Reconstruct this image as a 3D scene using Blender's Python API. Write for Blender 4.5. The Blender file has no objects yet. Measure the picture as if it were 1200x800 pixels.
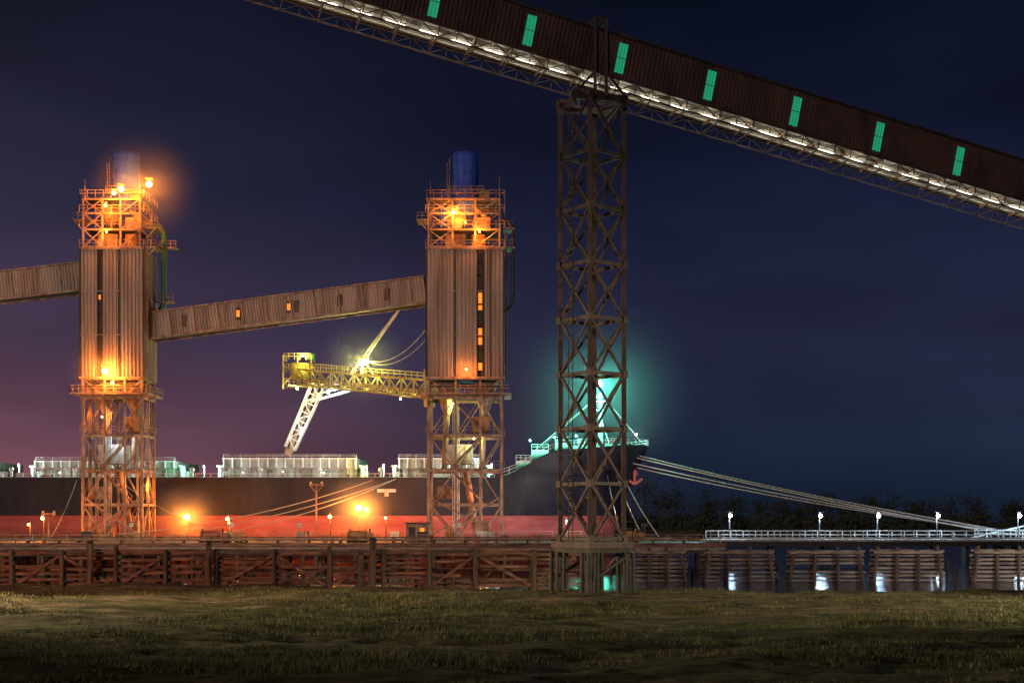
import bpy, math, random
from mathutils import Vector, Matrix, noise
random.seed(7)
S=bpy.context.scene
S.view_settings.view_transform='Standard'
try: S.view_settings.look='None'
except: pass
S.view_settings.exposure=0
def L(r,g,b):
    f=lambda c:(c/255/12.92) if c/255<=0.04045 else ((c/255+0.055)/1.055)**2.4
    return (f(r),f(g),f(b),1)
# ---------------------------------------------------------------- materials
def nt(name):
    m=bpy.data.materials.new(name); m.use_nodes=True
    n=m.node_tree.nodes; l=m.node_tree.links
    return m,n,l,n['Principled BSDF']
def mat(name,c1,c2=None,scale=(1,1,1),ns=1.0,rough=0.7,metal=0,bump=0.2,detail=6,contrast=(0.35,0.65),c3=None,spec=None):
    m,n,l,b=nt(name)
    tc=n.new('ShaderNodeTexCoord'); mp=n.new('ShaderNodeMapping'); mp.inputs['Scale'].default_value=scale
    l.new(tc.outputs['Object'],mp.inputs[0])
    no=n.new('ShaderNodeTexNoise'); no.inputs['Scale'].default_value=ns; no.inputs['Detail'].default_value=detail
    no.inputs['Roughness'].default_value=0.65
    l.new(mp.outputs[0],no.inputs['Vector'])
    r=n.new('ShaderNodeValToRGB'); e=r.color_ramp.elements
    e[0].position=contrast[0]; e[1].position=contrast[1]
    e[0].color=tuple(c1)+(1,); e[1].color=tuple(c2 or c1)+(1,)
    if c3:
        x=e.new((contrast[0]+contrast[1])/2); x.color=tuple(c3)+(1,)
    l.new(no.outputs['Fac'],r.inputs[0]); l.new(r.outputs[0],b.inputs['Base Color'])
    b.inputs['Roughness'].default_value=rough; b.inputs['Metallic'].default_value=metal
    if spec is not None: b.inputs['Specular IOR Level'].default_value=spec
    if bump:
        bp=n.new('ShaderNodeBump'); bp.inputs['Strength'].default_value=bump; bp.inputs['Distance'].default_value=0.1
        l.new(no.outputs['Fac'],bp.inputs['Height']); l.new(bp.outputs[0],b.inputs['Normal'])
    return m
def emis(name,col,s):
    m,n,l,b=nt(name)
    b.inputs['Base Color'].default_value=tuple(col[:3])+(1,)
    b.inputs['Emission Color'].default_value=tuple(col[:3])+(1,)
    b.inputs['Emission Strength'].default_value=s
    return m
M={}
M['clad']=mat('corrugated_cladding',(0.17,0.115,0.085),(0.42,0.34,0.285),(0.5,0.5,0.05),1.0,0.65,0.1,0.05,c3=(0.32,0.245,0.2),contrast=(0.32,0.66))
M['clad2']=mat('conveyor_cladding',(0.055,0.032,0.028),(0.13,0.075,0.062),(0.6,0.6,0.25),1.0,0.7,0.1,0.1)
M['steel']=mat('rusted_steel',(0.14,0.07,0.04),(0.42,0.31,0.22),(1,1,0.5),0.9,0.65,0.2,0.1)
M['maroon']=mat('maroon_steel',(0.032,0.018,0.018),(0.085,0.05,0.048),(1,1,0.6),1.3,0.6,0.1,0.1)
M['dark']=mat('dark_steel',(0.02,0.02,0.022),(0.06,0.05,0.045),(1,1,1),1.5,0.7,0.2,0.1)
M['blue']=mat('blue_paint',(0.02,0.06,0.36),(0.045,0.12,0.6),(1,1,0.15),1.5,0.8,0.0,0.05,spec=.1)
M['green']=mat('green_paint',(0.03,0.10,0.07),(0.06,0.18,0.12),(1,1,0.3),1.2,0.5)
M['yellow']=mat('cream_yellow_paint',(0.42,0.34,0.08),(0.70,0.62,0.2),(1,1,1),0.7,0.55)
M['white']=mat('pale_paint',(0.38,0.40,0.36),(0.75,0.76,0.72),(1,1,0.4),0.8,0.55)
M['hatch']=mat('hatch_paint',(0.14,0.13,0.10),(0.40,0.40,0.34),(0.6,0.6,0.25),1.0,0.6)
M['hull']=mat('black_hull_paint',(0.009,0.009,0.015),(0.03,0.028,0.042),(0.25,0.25,0.06),1.0,0.55,0,0.05,spec=.25)
M['hullred']=mat('red_antifouling',(0.27,0.05,0.048),(0.52,0.14,0.13),(0.12,0.12,0.35),1.1,0.7,0,0.1)
M['deck']=mat('ship_deck',(0.10,0.13,0.10),(0.2,0.22,0.18),(1,1,1),0.5,0.7)
M['timber']=mat('weathered_timber',(0.06,0.03,0.022),(0.30,0.165,0.12),(0.35,0.8,3.0),1.4,0.9,0,0.5,c3=(0.16,0.08,0.055))
M['timber2']=mat('grey_timber',(0.08,0.065,0.055),(0.38,0.32,0.28),(0.35,0.8,3.0),1.4,0.9,0,0.5,c3=(0.22,0.18,0.155))
M['pile']=mat('timber_pile',(0.04,0.028,0.022),(0.17,0.115,0.09),(3,3,0.3),1.3,0.9,0,0.5)
M['pile_shade']=mat('shaded_pile',(0.012,0.011,0.011),(0.04,0.033,0.03),(3,3,0.3),1.3,0.8,0,0.3)  # darker copy of the pile timber; shade behind the fenders put into the colour
M['conc']=mat('dock_concrete',(0.14,0.13,0.12),(0.30,0.28,0.25),(1,1,1),0.6,0.85)
M['rope']=mat('rope',(0.35,0.31,0.26),(0.55,0.5,0.44),(1,1,1),3,0.9)
M['red']=mat('red_paint',(0.3,0.05,0.03),(0.45,0.1,0.05),(1,1,1),1.0,0.6)
M['orange']=mat('orange_machine_paint',(0.35,0.14,0.04),(0.5,0.28,0.1),(1,1,1),1.0,0.6)
M['soffit']=mat('gallery_soffit',(0.5,0.48,0.42),(0.75,0.73,0.65),(1,1,1),0.7,0.7)
M['leaf']=mat('tree_foliage',(0.03,0.04,0.025),(0.07,0.075,0.045),(1,1,1),0.3,0.9,bump=0)
M['bark']=mat('bark',(0.05,0.04,0.03),(0.1,0.08,0.06),(1,1,1),1,0.9)
M['win_o']=emis('lit_window',(1,0.25,0.02),1.1)
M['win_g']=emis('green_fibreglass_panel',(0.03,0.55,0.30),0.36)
M['tube']=emis('white_tube',(1,0.95,0.78),26)
M['b_or']=emis('sodium_bulb',(1,0.42,0.08),40)
M['b_wh']=emis('white_bulb',(0.8,0.95,1),40)
M['b_ye']=emis('yellow_bulb',(1,0.95,0.4),40)
M['b_gr']=emis('green_bulb',(0.35,1,0.75),40)
# ---------------------------------------------------------------- mesh builder
class MB:
    def __init__(s): s.v=[];s.f=[];s.m=[];s.names=[];s.sm=[]
    def mi(s,k):
        if k not in s.names: s.names.append(k)
        return s.names.index(k)
    def add(s,vs,fs,k,smooth=False):
        o=len(s.v); i=s.mi(k)
        s.v+= [tuple(v) for v in vs]
        for f in fs: s.f.append(tuple(a+o for a in f)); s.m.append(i); s.sm.append(smooth)
    def beam(s,p,q,w,h=None,k='steel',ov=0):
        p=Vector(p);q=Vector(q);h=h or w
        d=(q-p)
        if d.length<1e-5: return
        d.normalize()
        up=Vector((0,0,1)) if abs(d.z)<0.95 else Vector((0,1,0))
        a=d.cross(up).normalized(); b=a.cross(d).normalized()
        p=p-d*ov;q=q+d*ov
        vs=[]
        for c in (p,q):
            for x,y in((-1,-1),(1,-1),(1,1),(-1,1)): vs.append(c+a*x*w/2+b*y*h/2)
        s.add(vs,[(0,1,2,3),(7,6,5,4),(0,4,5,1),(1,5,6,2),(2,6,7,3),(3,7,4,0)],k)
    def box(s,c,sz,k='steel',rz=0):
        c=Vector(c);vs=[]
        for z in(-.5,.5):
            for x,y in((-.5,-.5),(.5,-.5),(.5,.5),(-.5,.5)):
                X=x*sz[0];Y=y*sz[1]
                vs.append((c.x+X*math.cos(rz)-Y*math.sin(rz),c.y+X*math.sin(rz)+Y*math.cos(rz),c.z+z*sz[2]))
        s.add(vs,[(3,2,1,0),(4,5,6,7),(0,1,5,4),(1,2,6,5),(2,3,7,6),(3,0,4,7)],k)
    def cyl(s,p,q,r,r2=None,n=10,k='steel',smooth=True):
        p=Vector(p);q=Vector(q);r2=r if r2 is None else r2
        d=(q-p).normalized()
        up=Vector((0,0,1)) if abs(d.z)<0.95 else Vector((0,1,0))
        a=d.cross(up).normalized(); b=a.cross(d).normalized()
        vs=[]
        for c,R in((p,r),(q,r2)):
            for i in range(n):
                t=2*math.pi*i/n; vs.append(c+a*R*math.cos(t)+b*R*math.sin(t))
        s.add(vs,[(i,(i+1)%n,n+(i+1)%n,n+i) for i in range(n)],k,smooth)
        s.add(vs[:n],[tuple(range(n))[::-1]],k); s.add(vs[n:],[tuple(range(n))],k)
    def path(s,pts,r,n=6,k='rope'):
        for a,b in zip(pts[:-1],pts[1:]): s.cyl(a,b,r,r,n,k)
    def ball(s,c,r,k,seg=10,rings=6):
        vs=[(c[0],c[1],c[2]+r)];fs=[]
        for i in range(1,rings):
            ph=math.pi*i/rings
            for j in range(seg):
                t=2*math.pi*j/seg
                vs.append((c[0]+r*math.sin(ph)*math.cos(t),c[1]+r*math.sin(ph)*math.sin(t),c[2]+r*math.cos(ph)))
        vs.append((c[0],c[1],c[2]-r)); e=len(vs)-1
        for j in range(seg):
            j2=(j+1)%seg
            fs.append((0,1+j,1+j2)); fs.append((e,1+(rings-2)*seg+j2,1+(rings-2)*seg+j))
            for i in range(rings-2):
                fs.append((1+i*seg+j,1+(i+1)*seg+j,1+(i+1)*seg+j2,1+i*seg+j2))
        s.add(vs,fs,k,True)
    def corr(s,o,u,w,v,h,nrm,pitch=0.5,dep=0.09,k='clad'):
        o=Vector(o);u=Vector(u).normalized();v=Vector(v).normalized();nrm=Vector(nrm).normalized()
        n=max(1,round(w/pitch));pt=w/n;row=[]
        for i in range(n):
            for fx,d in((0,0),(0.38,0),(0.5,dep),(0.88,dep)): row.append((i*pt+fx*pt,d))
        row.append((w,0))
        vs=[o+u*x+nrm*d for x,d in row]+[o+u*x+nrm*d+v*h for x,d in row]
        N=len(row)
        s.add(vs,[(i,i+1,N+i+1,N+i) for i in range(N-1)],k)
    def rail(s,pts,h=1.1,step=2.0,t=0.07,k='steel'):
        for a,b in zip(pts[:-1],pts[1:]):
            a=Vector(a);b=Vector(b);n=max(1,round((b-a).length/step))
            for i in range(n+1):
                p=a.lerp(b,i/n); s.beam(p,p+Vector((0,0,h)),t,t,k)
            for z in(h,h*0.55): s.beam(a+Vector((0,0,z)),b+Vector((0,0,z)),t*0.9,t*0.9,k,ov=0.02)
    def obj(s,name,parent=None):
        me=bpy.data.meshes.new(name); me.from_pydata(s.v,[],s.f)
        for k in s.names: me.materials.append(M[k])
        me.polygons.foreach_set('material_index',s.m); me.polygons.foreach_set('use_smooth',s.sm)
        me.update()
        o=bpy.data.objects.new(name,me); S.collection.objects.link(o)
        if parent: o.parent=parent
        return o
def empty(name,loc=(0,0,0)):
    o=bpy.data.objects.new(name,None); S.collection.objects.link(o); o.empty_display_size=0.5
    return o
def light(name,loc,col,P,r=0.4,parent=None,spot=None,target=None):
    d=bpy.data.lights.new(name,'SPOT' if spot else 'POINT'); d.energy=P; d.color=col; d.shadow_soft_size=r
    o=bpy.data.objects.new(name,d); S.collection.objects.link(o); o.location=loc
    if spot:
        d.spot_size=math.radians(spot); d.spot_blend=0.6
        o.rotation_euler=(Vector(target)-Vector(loc)).to_track_quat('-Z','Y').to_euler()
    if parent:o.parent=parent
    return o
OR=(1,0.25,0.025);WH=(0.75,0.93,1);YE=(0.95,0.9,0.25);GR=(0.14,1,0.74);BW=(0.5,0.75,1)
BUL={OR:'b_or',WH:'b_wh',YE:'b_ye',GR:'b_gr',BW:'b_wh'}
def lamp(par,loc,col,P,r=0.35,nm='lamp'):
    mb=MB(); mb.ball(loc,r*0.6,BUL[col]); mb.box((loc[0],loc[1]+0.05,loc[2]+r+0.12),(r*1.6,r*1.6,0.12),'dark')
    mb.obj(nm+'_bulb',par); light(nm+'_light',loc,col,P,r,par)
def halo_mist(c,R,dens):
    # scattering ball added to give a lamp its halo, thinning towards its edge
    m=bpy.data.materials.new('halo_mist'); m.use_nodes=True; n=m.node_tree.nodes; l=m.node_tree.links; n.clear()
    ou=n.new('ShaderNodeOutputMaterial'); v_=n.new('ShaderNodeVolumeScatter'); v_.inputs['Anisotropy'].default_value=0.2
    tc=n.new('ShaderNodeTexCoord'); ln=n.new('ShaderNodeVectorMath'); ln.operation='LENGTH'; l.new(tc.outputs['Object'],ln.inputs[0])
    mr=n.new('ShaderNodeMapRange'); mr.inputs['From Min'].default_value=0; mr.inputs['From Max'].default_value=R*.97; mr.inputs['To Min'].default_value=1; mr.inputs['To Max'].default_value=0
    l.new(ln.outputs['Value'],mr.inputs['Value'])
    p=n.new('ShaderNodeMath'); p.operation='POWER'; p.inputs[1].default_value=1.8; l.new(mr.outputs[0],p.inputs[0])
    q=n.new('ShaderNodeMath'); q.operation='MULTIPLY'; q.inputs[1].default_value=dens; l.new(p.outputs[0],q.inputs[0]); l.new(q.outputs[0],v_.inputs['Density'])
    l.new(v_.outputs[0],ou.inputs['Volume']); M['halo_mist_']=m
    mb=MB(); mb.ball((0,0,0),R,'halo_mist_',24,14); o=mb.obj('lamp_halo'); o.location=c

# ---------------------------------------------------------------- ground, grass, water
def smooth(a,b,x):
    t=max(0,min(1,(x-a)/(b-a)));return t*t*(3-2*t)
def shore(x):
    return 130-11*smooth(-6,5,x)+1.2*math.sin(x*0.17)+0.8*noise.noise(Vector((x*0.3,3.1,0)))
def gz(x,y):
    s=shore(x)
    z=0.45*noise.noise(Vector((x*0.03,y*0.05,0)))+0.34*noise.noise(Vector((x*0.16,y*0.24,5)))+0.14*noise.noise(Vector((x*0.7,y*0.9,9)))+0.06*noise.noise(Vector((x*1.7,y*1.9,4)))
    z*=1-smooth(60,200,abs(y-80))*0.5
    # wheel ruts of a track along the bank
    yt=101+2.2*math.sin(x*0.045)+1.0*noise.noise(Vector((x*0.08,1,1)))
    for o_ in(-0.95,0.95): z-=0.13*math.exp(-((y-yt-o_)/0.38)**2)
    t=smooth(s-5,s+14,y)
    z=z*(1-t)-3.2*t
    t2=smooth(690,712,y+8*noise.noise(Vector((x*0.01,7,0))))
    z=z*(1-t2)+t2*2.0
    return z
def axis(segs):
    out=[]
    for a,b,st in segs:
        n=int(round((b-a)/st)); out+=[a+(b-a)*i/n for i in range(n)]
    out.append(segs[-1][1]); return out
xs=axis([(-2500,-400,300),(-400,-70,15),(-70,70,0.45),(70,400,15),(400,2500,300)])
ys=axis([(-60,30,6),(30,45,1.5),(45,135,0.4),(135,160,3),(160,680,40),(680,720,5),(720,1200,80),(1200,4000,700)])
V=[(x,y,gz(x,y)) for y in ys for x in xs];nx=len(xs)
F=[(j*nx+i,j*nx+i+1,(j+1)*nx+i+1,(j+1)*nx+i) for j in range(len(ys)-1) for i in range(nx-1)]
m,n,l,b=nt('grass_ground')
tc=n.new('ShaderNodeTexCoord')
def NZ(sc,det=6,scale=(1,1,1),rg=0.6):
    mp=n.new('ShaderNodeMapping'); mp.inputs['Scale'].default_value=scale; l.new(tc.outputs['Object'],mp.inputs[0])
    q=n.new('ShaderNodeTexNoise'); q.inputs['Scale'].default_value=sc; q.inputs['Detail'].default_value=det; q.inputs['Roughness'].default_value=rg
    l.new(mp.outputs[0],q.inputs['Vector']); return q
def RP(src,stops):
    r=n.new('ShaderNodeValToRGB'); e=r.color_ramp.elements
    e[0].position=stops[0][0];e[0].color=tuple(stops[0][1])+(1,);e[1].position=stops[-1][0];e[1].color=tuple(stops[-1][1])+(1,)
    for p,c in stops[1:-1]:
        x=e.new(p); x.color=tuple(c)+(1,)
    l.new(src,r.inputs[0]); return r
a=NZ(0.35,10,(0.6,1.3,1),rg=.75); r1=RP(a.outputs['Fac'],[(0.38,(0.016,0.021,0.008)),(0.5,(0.065,0.075,0.026)),(0.62,(0.17,0.165,0.06))])
a2=NZ(0.5,10,(0.5,1.6,1),rg=.75); r2=RP(a2.outputs['Fac'],[(0.38,(0.05,0.037,0.025)),(0.5,(0.16,0.12,0.08)),(0.62,(0.34,0.265,0.18))])
a3=NZ(0.09,10,(0.4,1.7,1),0.72); r3=RP(a3.outputs['Fac'],[(0.46,(0,0,0)),(0.54,(1,1,1))])
sp=n.new('ShaderNodeSeparateXYZ'); l.new(tc.outputs['Object'],sp.inputs[0])
mr=n.new('ShaderNodeMapRange'); mr.inputs['From Min'].default_value=74; mr.inputs['From Max'].default_value=108; mr.inputs['To Min'].default_value=-0.55; mr.inputs['To Max'].default_value=0.35
l.new(sp.outputs['Y'],mr.inputs['Value'])
ad=n.new('ShaderNodeMath'); ad.operation='ADD'; ad.use_clamp=True; l.new(r3.outputs[0],ad.inputs[0]); l.new(mr.outputs[0],ad.inputs[1])
mx=n.new('ShaderNodeMixRGB'); l.new(ad.outputs[0],mx.inputs[0]); l.new(r1.outputs[0],mx.inputs[1]); l.new(r2.outputs[0],mx.inputs[2])
l.new(mx.outputs[0],b.inputs['Base Color']); b.inputs['Roughness'].default_value=0.95; b.inputs['Specular IOR Level'].default_value=.2
a4=NZ(2.6,9,rg=0.78); bp=n.new('ShaderNodeBump'); bp.inputs['Strength'].default_value=1.0; bp.inputs['Distance'].default_value=0.35
l.new(a4.outputs['Fac'],bp.inputs['Height']); l.new(bp.outputs[0],b.inputs['Normal'])
M['ground']=m
mb=MB(); mb.add(V,F,'ground',True); mb.obj('ground')
M['blade']=mat('grass_blades',(0.04,0.05,0.016),(0.2,0.19,0.08),(1,1,1),0.5,0.9,bump=0)
mb=MB();vs=[];fs=[]
cnt=0
while cnt<95000:
    y=46+74*random.random()**1.4; x=random.uniform(-0.38,0.38)*y
    if y>shore(x)-3.5: continue
    g=noise.noise(Vector((x*0.06,y*0.16,2)))+.7*noise.noise(Vector((x*0.35,y*0.55,8)))
    if random.random()>0.32+g*1.7: 
        cnt+=0.3; continue
    z=gz(x,y)-0.01; h=random.uniform(0.06,0.24)*(1+g); an=random.random()*math.pi; w=random.uniform(0.02,0.045)
    lx=random.uniform(-.12,.12);ly=random.uniform(-.1,.1)
    o=len(vs); vs+=[(x-w*math.cos(an),y-w*math.sin(an),z),(x+w*math.cos(an),y+w*math.sin(an),z),(x+lx,y+ly,z+h)]
    fs.append((o,o+1,o+2)); cnt+=1
mb.add(vs,fs,'blade'); mb.obj('grass')
# water
m,n,l,b=nt('river_water'); tc=n.new('ShaderNodeTexCoord')
b.inputs['Base Color'].default_value=(0.025,0.032,0.04,1); b.inputs['Roughness'].default_value=0.1; b.inputs['IOR'].default_value=1.33
w1=NZ(0.8,5,(0.5,1.7,1)); bp=n.new('ShaderNodeBump'); bp.inputs['Strength'].default_value=0.55; bp.inputs['Distance'].default_value=0.14
l.new(w1.outputs['Fac'],bp.inputs['Height']); l.new(bp.outputs[0],b.inputs['Normal'])
M['water']=m
mb=MB(); mb.add([(-2400,100,-0.62),(2400,100,-0.62),(2400,704,-0.62),(-2400,704,-0.62)],[(0,1,2,3)],'water'); mb.obj('water')

# ---------------------------------------------------------------- distant trees
mb=MB();lv=[];lf=[]
for i in range(150):
    x=-330+i*4.5+random.uniform(-3,3); y=random.uniform(712,760)
    H=random.uniform(12,21)*(1+0.35*noise.noise(Vector((x*0.03,0,0))))
    if 65<x<100: H*=1.35
    z0=1.9
    base=Vector((x,y,z0)); top=base+Vector((random.uniform(-1,1),0,H*0.85))
    mb.cyl(base,top,0.38,0.08,5,'bark')
    dens=random.choice([0.35,0.7,1,1])
    for k in range(9):
        t=random.uniform(0.3,0.9); p=base.lerp(top,t); an=random.random()*6.28; R=H*random.uniform(0.16,0.3)*(1.25-t)
        q=p+Vector((R*math.cos(an),R*math.sin(an),R*random.uniform(0.5,1.1)))
        mb.cyl(p,q,0.14,0.04,4,'bark')
        for c in range(int(26*dens)):
            rr=H*0.11; cc=q+Vector((random.gauss(0,rr),random.gauss(0,rr),random.gauss(0,rr*0.8)))
            s_=random.uniform(0.25,0.8); n1=Vector((random.gauss(0,1),random.gauss(0,1),random.gauss(0,1))).normalized()
            n2=n1.cross(Vector((random.random(),1,random.random()))).normalized()
            o=len(lv); lv+=[cc-n1*s_,cc+n2*s_*.6,cc+n1*s_,cc-n2*s_*.6]; lf.append((o,o+1,o+2,o+3))
    for c in range(60):
        cc=Vector((x+random.gauss(0,3),y+random.uniform(-8,2),z0+random.random()**1.5*7)); s_=random.uniform(0.6,1.5)
        n1=Vector((random.gauss(0,1),random.gauss(0,.4),random.gauss(0,1))).normalized(); n2=n1.cross(Vector((0,1,0.2))).normalized()
        o=len(lv); lv+=[cc-n1*s_,cc+n2*s_*.7,cc+n1*s_,cc-n2*s_*.7]; lf.append((o,o+1,o+2,o+3))
mb.add(lv,lf,'leaf'); mb.obj('distant_trees')

# ---------------------------------------------------------------- dock
dk=empty('dock'); mb=MB()
mb.box((-48,210,2.5),(150,60,0.8),'conc')
for x in range(-120,28,5):
    for y in (181.5,186,192): mb.cyl((x,y,-3.5),(x,y,2.1),0.3,0.3,8,'pile')
mb.box((-48,180.5,1.95),(149.6,0.5,0.5),'dark'); mb.box((-48,179.85,2.75),(150,0.28,0.5),'timber')
mb.obj('deck',dk)
mb=MB(); mb.rail([(-122,180.6,2.9),(26.5,180.6,2.9)],1.15,2.2,0.09,'steel')
mb.rail([(-122,238,2.9),(14,238,2.9)],1.15,2.4,0.09,'steel')
for z,r in((3.35,0.14),(3.72,0.09)): mb.cyl((-120,182.2,z),(24,182.2,z),r,r,8,'steel')
for x in range(-118,24,4): mb.box((x,182.2,3.1),(0.3,0.5,0.4),'dark')
mb.obj('railing_and_pipes',dk)
mb=MB()   # dock furniture: bollards, drums, cabinets, notice boards
for k in range(46):
    x=random.uniform(-95,14); y=random.uniform(186,214); t=random.random()
    if t<.35: mb.cyl((x,y,2.9),(x,y,3.8),.3,.3,10,random.choice(['red','steel','dark']))
    elif t<.6: mb.box((x,y,2.9+.7),(random.uniform(.7,1.8),.8,1.4),random.choice(['steel','white','orange','dark']))
    elif t<.85: mb.cyl((x,y,2.9),(x,y,3.5),.28,.2,10,'dark'); mb.cyl((x,y,3.5),(x,y,3.7),.4,.4,10,'dark')
    else: mb.cyl((x,y,2.9),(x,y,5.6),.06,.06,6,'steel'); mb.box((x,y-.1,5.2),(.6,.08,.6),'white')
mb.obj('dock_fittings',dk)
wk=empty('dock_walkway'); mb=MB()
mb.box((72,192,3.1),(92.5,5,0.4),'conc'); mb.box((72,189.3,2.75),(92.5,0.25,0.6),'pile_shade')
for i in range(13):
    x=27.5+i*7.4
    for y in(190.2,194): mb.cyl((x,y,-3.5),(x,y,2.9),0.26,0.26,8,'pile_shade')
    mb.box((x,192,2.65),(0.4,5.2,0.45),'pile_shade')
mb.rail([(26.5,189.6,3.3),(118,189.6,3.3)],1.15,1.7,0.08,'white'); mb.rail([(26.5,194.3,3.3),(118,194.3,3.3)],1.15,1.7,0.08,'white')
mb.cyl((26,189.2,3.5),(118,189.2,3.5),0.12,0.12,8,'white')
mb.obj('walkway',wk)
pf=empty('mooring_platform'); mb=MB()
mb.box((70,201,2.9),(12,8,1.0),'conc')
for x in(65,70,75):
    for y in (198,204): mb.cyl((x,y,-3.5),(x,y,2.4),0.5,0.5,10,'pile_shade')
mb.rail([(64.2,197.3,3.4),(75.8,197.3,3.4)],1.15,1.6,0.09,'white')
for x in(66,68.3,72): mb.cyl((x,200,3.4),(x,200,4.5),0.3,0.22,10,'dark'); mb.cyl((x,200,4.5),(x,200,4.7),0.42,0.42,10,'dark')
mb.beam((63.5,197.5,3.4),(76,197.5,6.2),0.2,0.2,'white'); mb.beam((76,197.5,3.4),(76,197.5,6.2),0.25,0.25,'white')
for k in range(5): mb.beam((66+2.2*k,197.5,3.4),(66+2.2*k,197.5,3.4+2.8*(2.5+2.2*k)/12.5),.12,.12,'white')
mb.obj('platform_and_bollards',pf)
# ---------------------------------------------------------------- timber fender wall
tw=empty('timber_fender_wall'); mb=MB()
x=-82.0; i=0; Yw=131.0
while x<4.5:
    w=random.choice([4.2,4.6,5.0,5.4]); x2=min(x+w,6)
    top=3.05+random.uniform(-0.1,0.1)
    mb.cyl((x,Yw-0.35,-2.5),(x+random.uniform(-.1,.1),Yw-0.35,top+random.choice([0.05,0.15,0.1,0.5,1.3 if i%7==3 else 0.1])),0.24,0.2,10,'pile')
    npl=6 if i%3 else 8
    for k in range(npl):
        z=top-0.25-k*(3.7/npl)
        if random.random()<0.1: continue
        mb.beam((x+.05,Yw+random.uniform(-.04,.04),z+random.uniform(-.09,.09)),(x2-.05-(1.3 if random.random()<.08 else 0),Yw+random.uniform(-.04,.04),z+random.uniform(-.09,.09)),0.16,0.30 if i%3 else 0.24,'timber')
    mb.cyl((x+w/2,Yw+0.35,-2.5),(x+w/2,Yw+0.35,top-.1),0.17,0.17,8,'pile')
    if i%2==0: mb.beam((x+.2,Yw-.3,-0.2),(x2-.2,Yw-.28,top-.5),0.14,0.26,'timber')
    elif i%4==1: mb.beam((x2-.2,Yw-.3,-0.2),(x+.2,Yw-.28,top-.5),0.14,0.26,'timber')
    x=x2; i+=1
mb.beam((-82,Yw-0.02,3.14),(5.5,Yw-0.02,3.14),0.55,0.16,'timber')
for k in range(34):
    xx=-82+k*2.7
    mb.cyl((xx,Yw+4.5,-3),(xx,Yw+4.5,2.7),0.2,0.18,8,'pile_shade')
    if k%2: mb.beam((xx,Yw+4.3,-1),(xx+2.7,Yw+4.3,2.3),0.12,0.2,'timber')
for z in(2.6,1.2,-0.1): mb.beam((-82,Yw+4.2,z),(8,Yw+4.2,z),0.2,0.3,'timber')
mb.obj('planks_and_piles',tw)
for (xc,rad,h) in((-38.6,0.32,4.6),(-27.8,0.3,4.5),(-12.8,0.36,4.9),(-13.9,0.3,3.6)):
    mb=MB(); mb.cyl((xc,129.9,-2.5),(xc+.1,129.9,h-.3-0.6),rad,rad*.92,12,'pile'); mb.cyl((xc+.1,129.9,h-.9),(xc+.1,129.9,h-.62),rad*.94,rad*.6,12,'dark'); mb.obj('mooring_pile')
for (xa,xb) in((12.4,18.3),(20.1,27.4),(29.1,36.8),(38.0,45.2),(48.6,55.8),(57.5,65)):
    mb=MB();Y=150+random.uniform(-.6,.6)
    for k in range(8):
        z=2.65-k*0.44
        if random.random()<.06: continue
        mb.beam((xa-0.25+random.uniform(-.15,.1),Y+random.uniform(-.03,.03),z+random.uniform(-.06,.06)),(xb+0.2+random.uniform(-.1,.15),Y+random.uniform(-.03,.03),z+random.uniform(-.06,.06)),0.2,0.25,'timber2')
    nP=4
    for k in range(nP):
        xx=xa+0.2+(xb-xa-0.4)*k/(nP-1)
        ba=-0.45 if k==0 else (0.45 if k==nP-1 else random.uniform(-.1,.1))
        mb.cyl((xx+ba,Y-0.32,-3),(xx-ba*0.6,Y-0.3,2.95+random.uniform(-.15,.25)),0.2,0.18,9,'pile')
        mb.cyl((xx,Y+2.6,-3),(xx,Y+0.5,2.7),0.2,0.18,8,'pile_shade')
    mb.beam((xa,Y-.55,2.5),(xb,Y-.55,2.5),0.14,0.26,'timber2')
    mb.obj('timber_fender_panel')
mb=MB()
for xx,zz in((19.2,0.8),(28.2,1.4),(37.4,0.6),(46.6,1.8),(47.5,1.2),(10.5,1.5),(8.8,2.2)):
    mb.cyl((xx,152.5,-3),(xx+.15,152.5,zz),0.2,0.18,8,'pile')
mb.obj('old_timber_piles')

# ---------------------------------------------------------------- dock lamps
def dock_lamp(x,y,zb,h,col,P,r=0.35):
    e=empty('dock_lamp'); mb=MB()
    mb.cyl((x,y,zb),(x,y,zb+h+.4),0.09,0.06,8,'dark'); mb.beam((x,y,zb+h+.4),(x,y-.7,zb+h+.35),0.08,0.08,'dark'); mb.box((x,y,zb+.1),(.35,.35,.2),'dark')
    mb.obj('pole',e); lamp(e,(x,y-.7,zb+h-.1),col,P,r)
for (x,y,z,P,r) in((-52.8,231,6.5,14500,.8),(-24.9,231,8.0,16000,.8),(-23.6,231,7.7,5000,.5),(-40,200,6.2,4500,.4),(-25.6,200,6.5,4500,.4),(-71,215,6.3,6000,.4),(-17.8,200,6.3,2200,.26),(-45,226,5.6,4000,.3),(-68,200,5.4,2500,.26)):
    dock_lamp(x,y+.7,2.9,z-2.9,OR,P,r)
for x,P in((29.7,4200),(42.0,3200),(49.9,3600),(58.0,3400),(69.1,3400)):
    dock_lamp(x,194.2,3.3,3.3,BW,P,0.42)
dock_lamp(8.5,222.7,2.9,3.0,WH,2500,.15)
def winch(x,y,z,k='red'):
    mb=MB(); mb.box((x,y,z+.25),(2.6,1.8,.3),'dark'); mb.cyl((x-.9,y,z+1.1),(x+.9,y,z+1.1),.55,.55,14,k)
    for s_ in(-1,1): mb.cyl((x+s_*.95,y,z+1.1),(x+s_*1.05,y,z+1.1),.85,.85,14,k); mb.beam((x+s_*1.2,y-.5,z+.4),(x+s_*1.2,y,z+1.5),.12,.2,'dark')
    mb.box((x+1.6,y,z+.9),(.8,.9,1.0),k); mb.cyl((x+1.6,y,z+1.4),(x+1.6,y,z+1.9),.12,.12,8,'dark'); mb.obj('mooring_winch')
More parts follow.
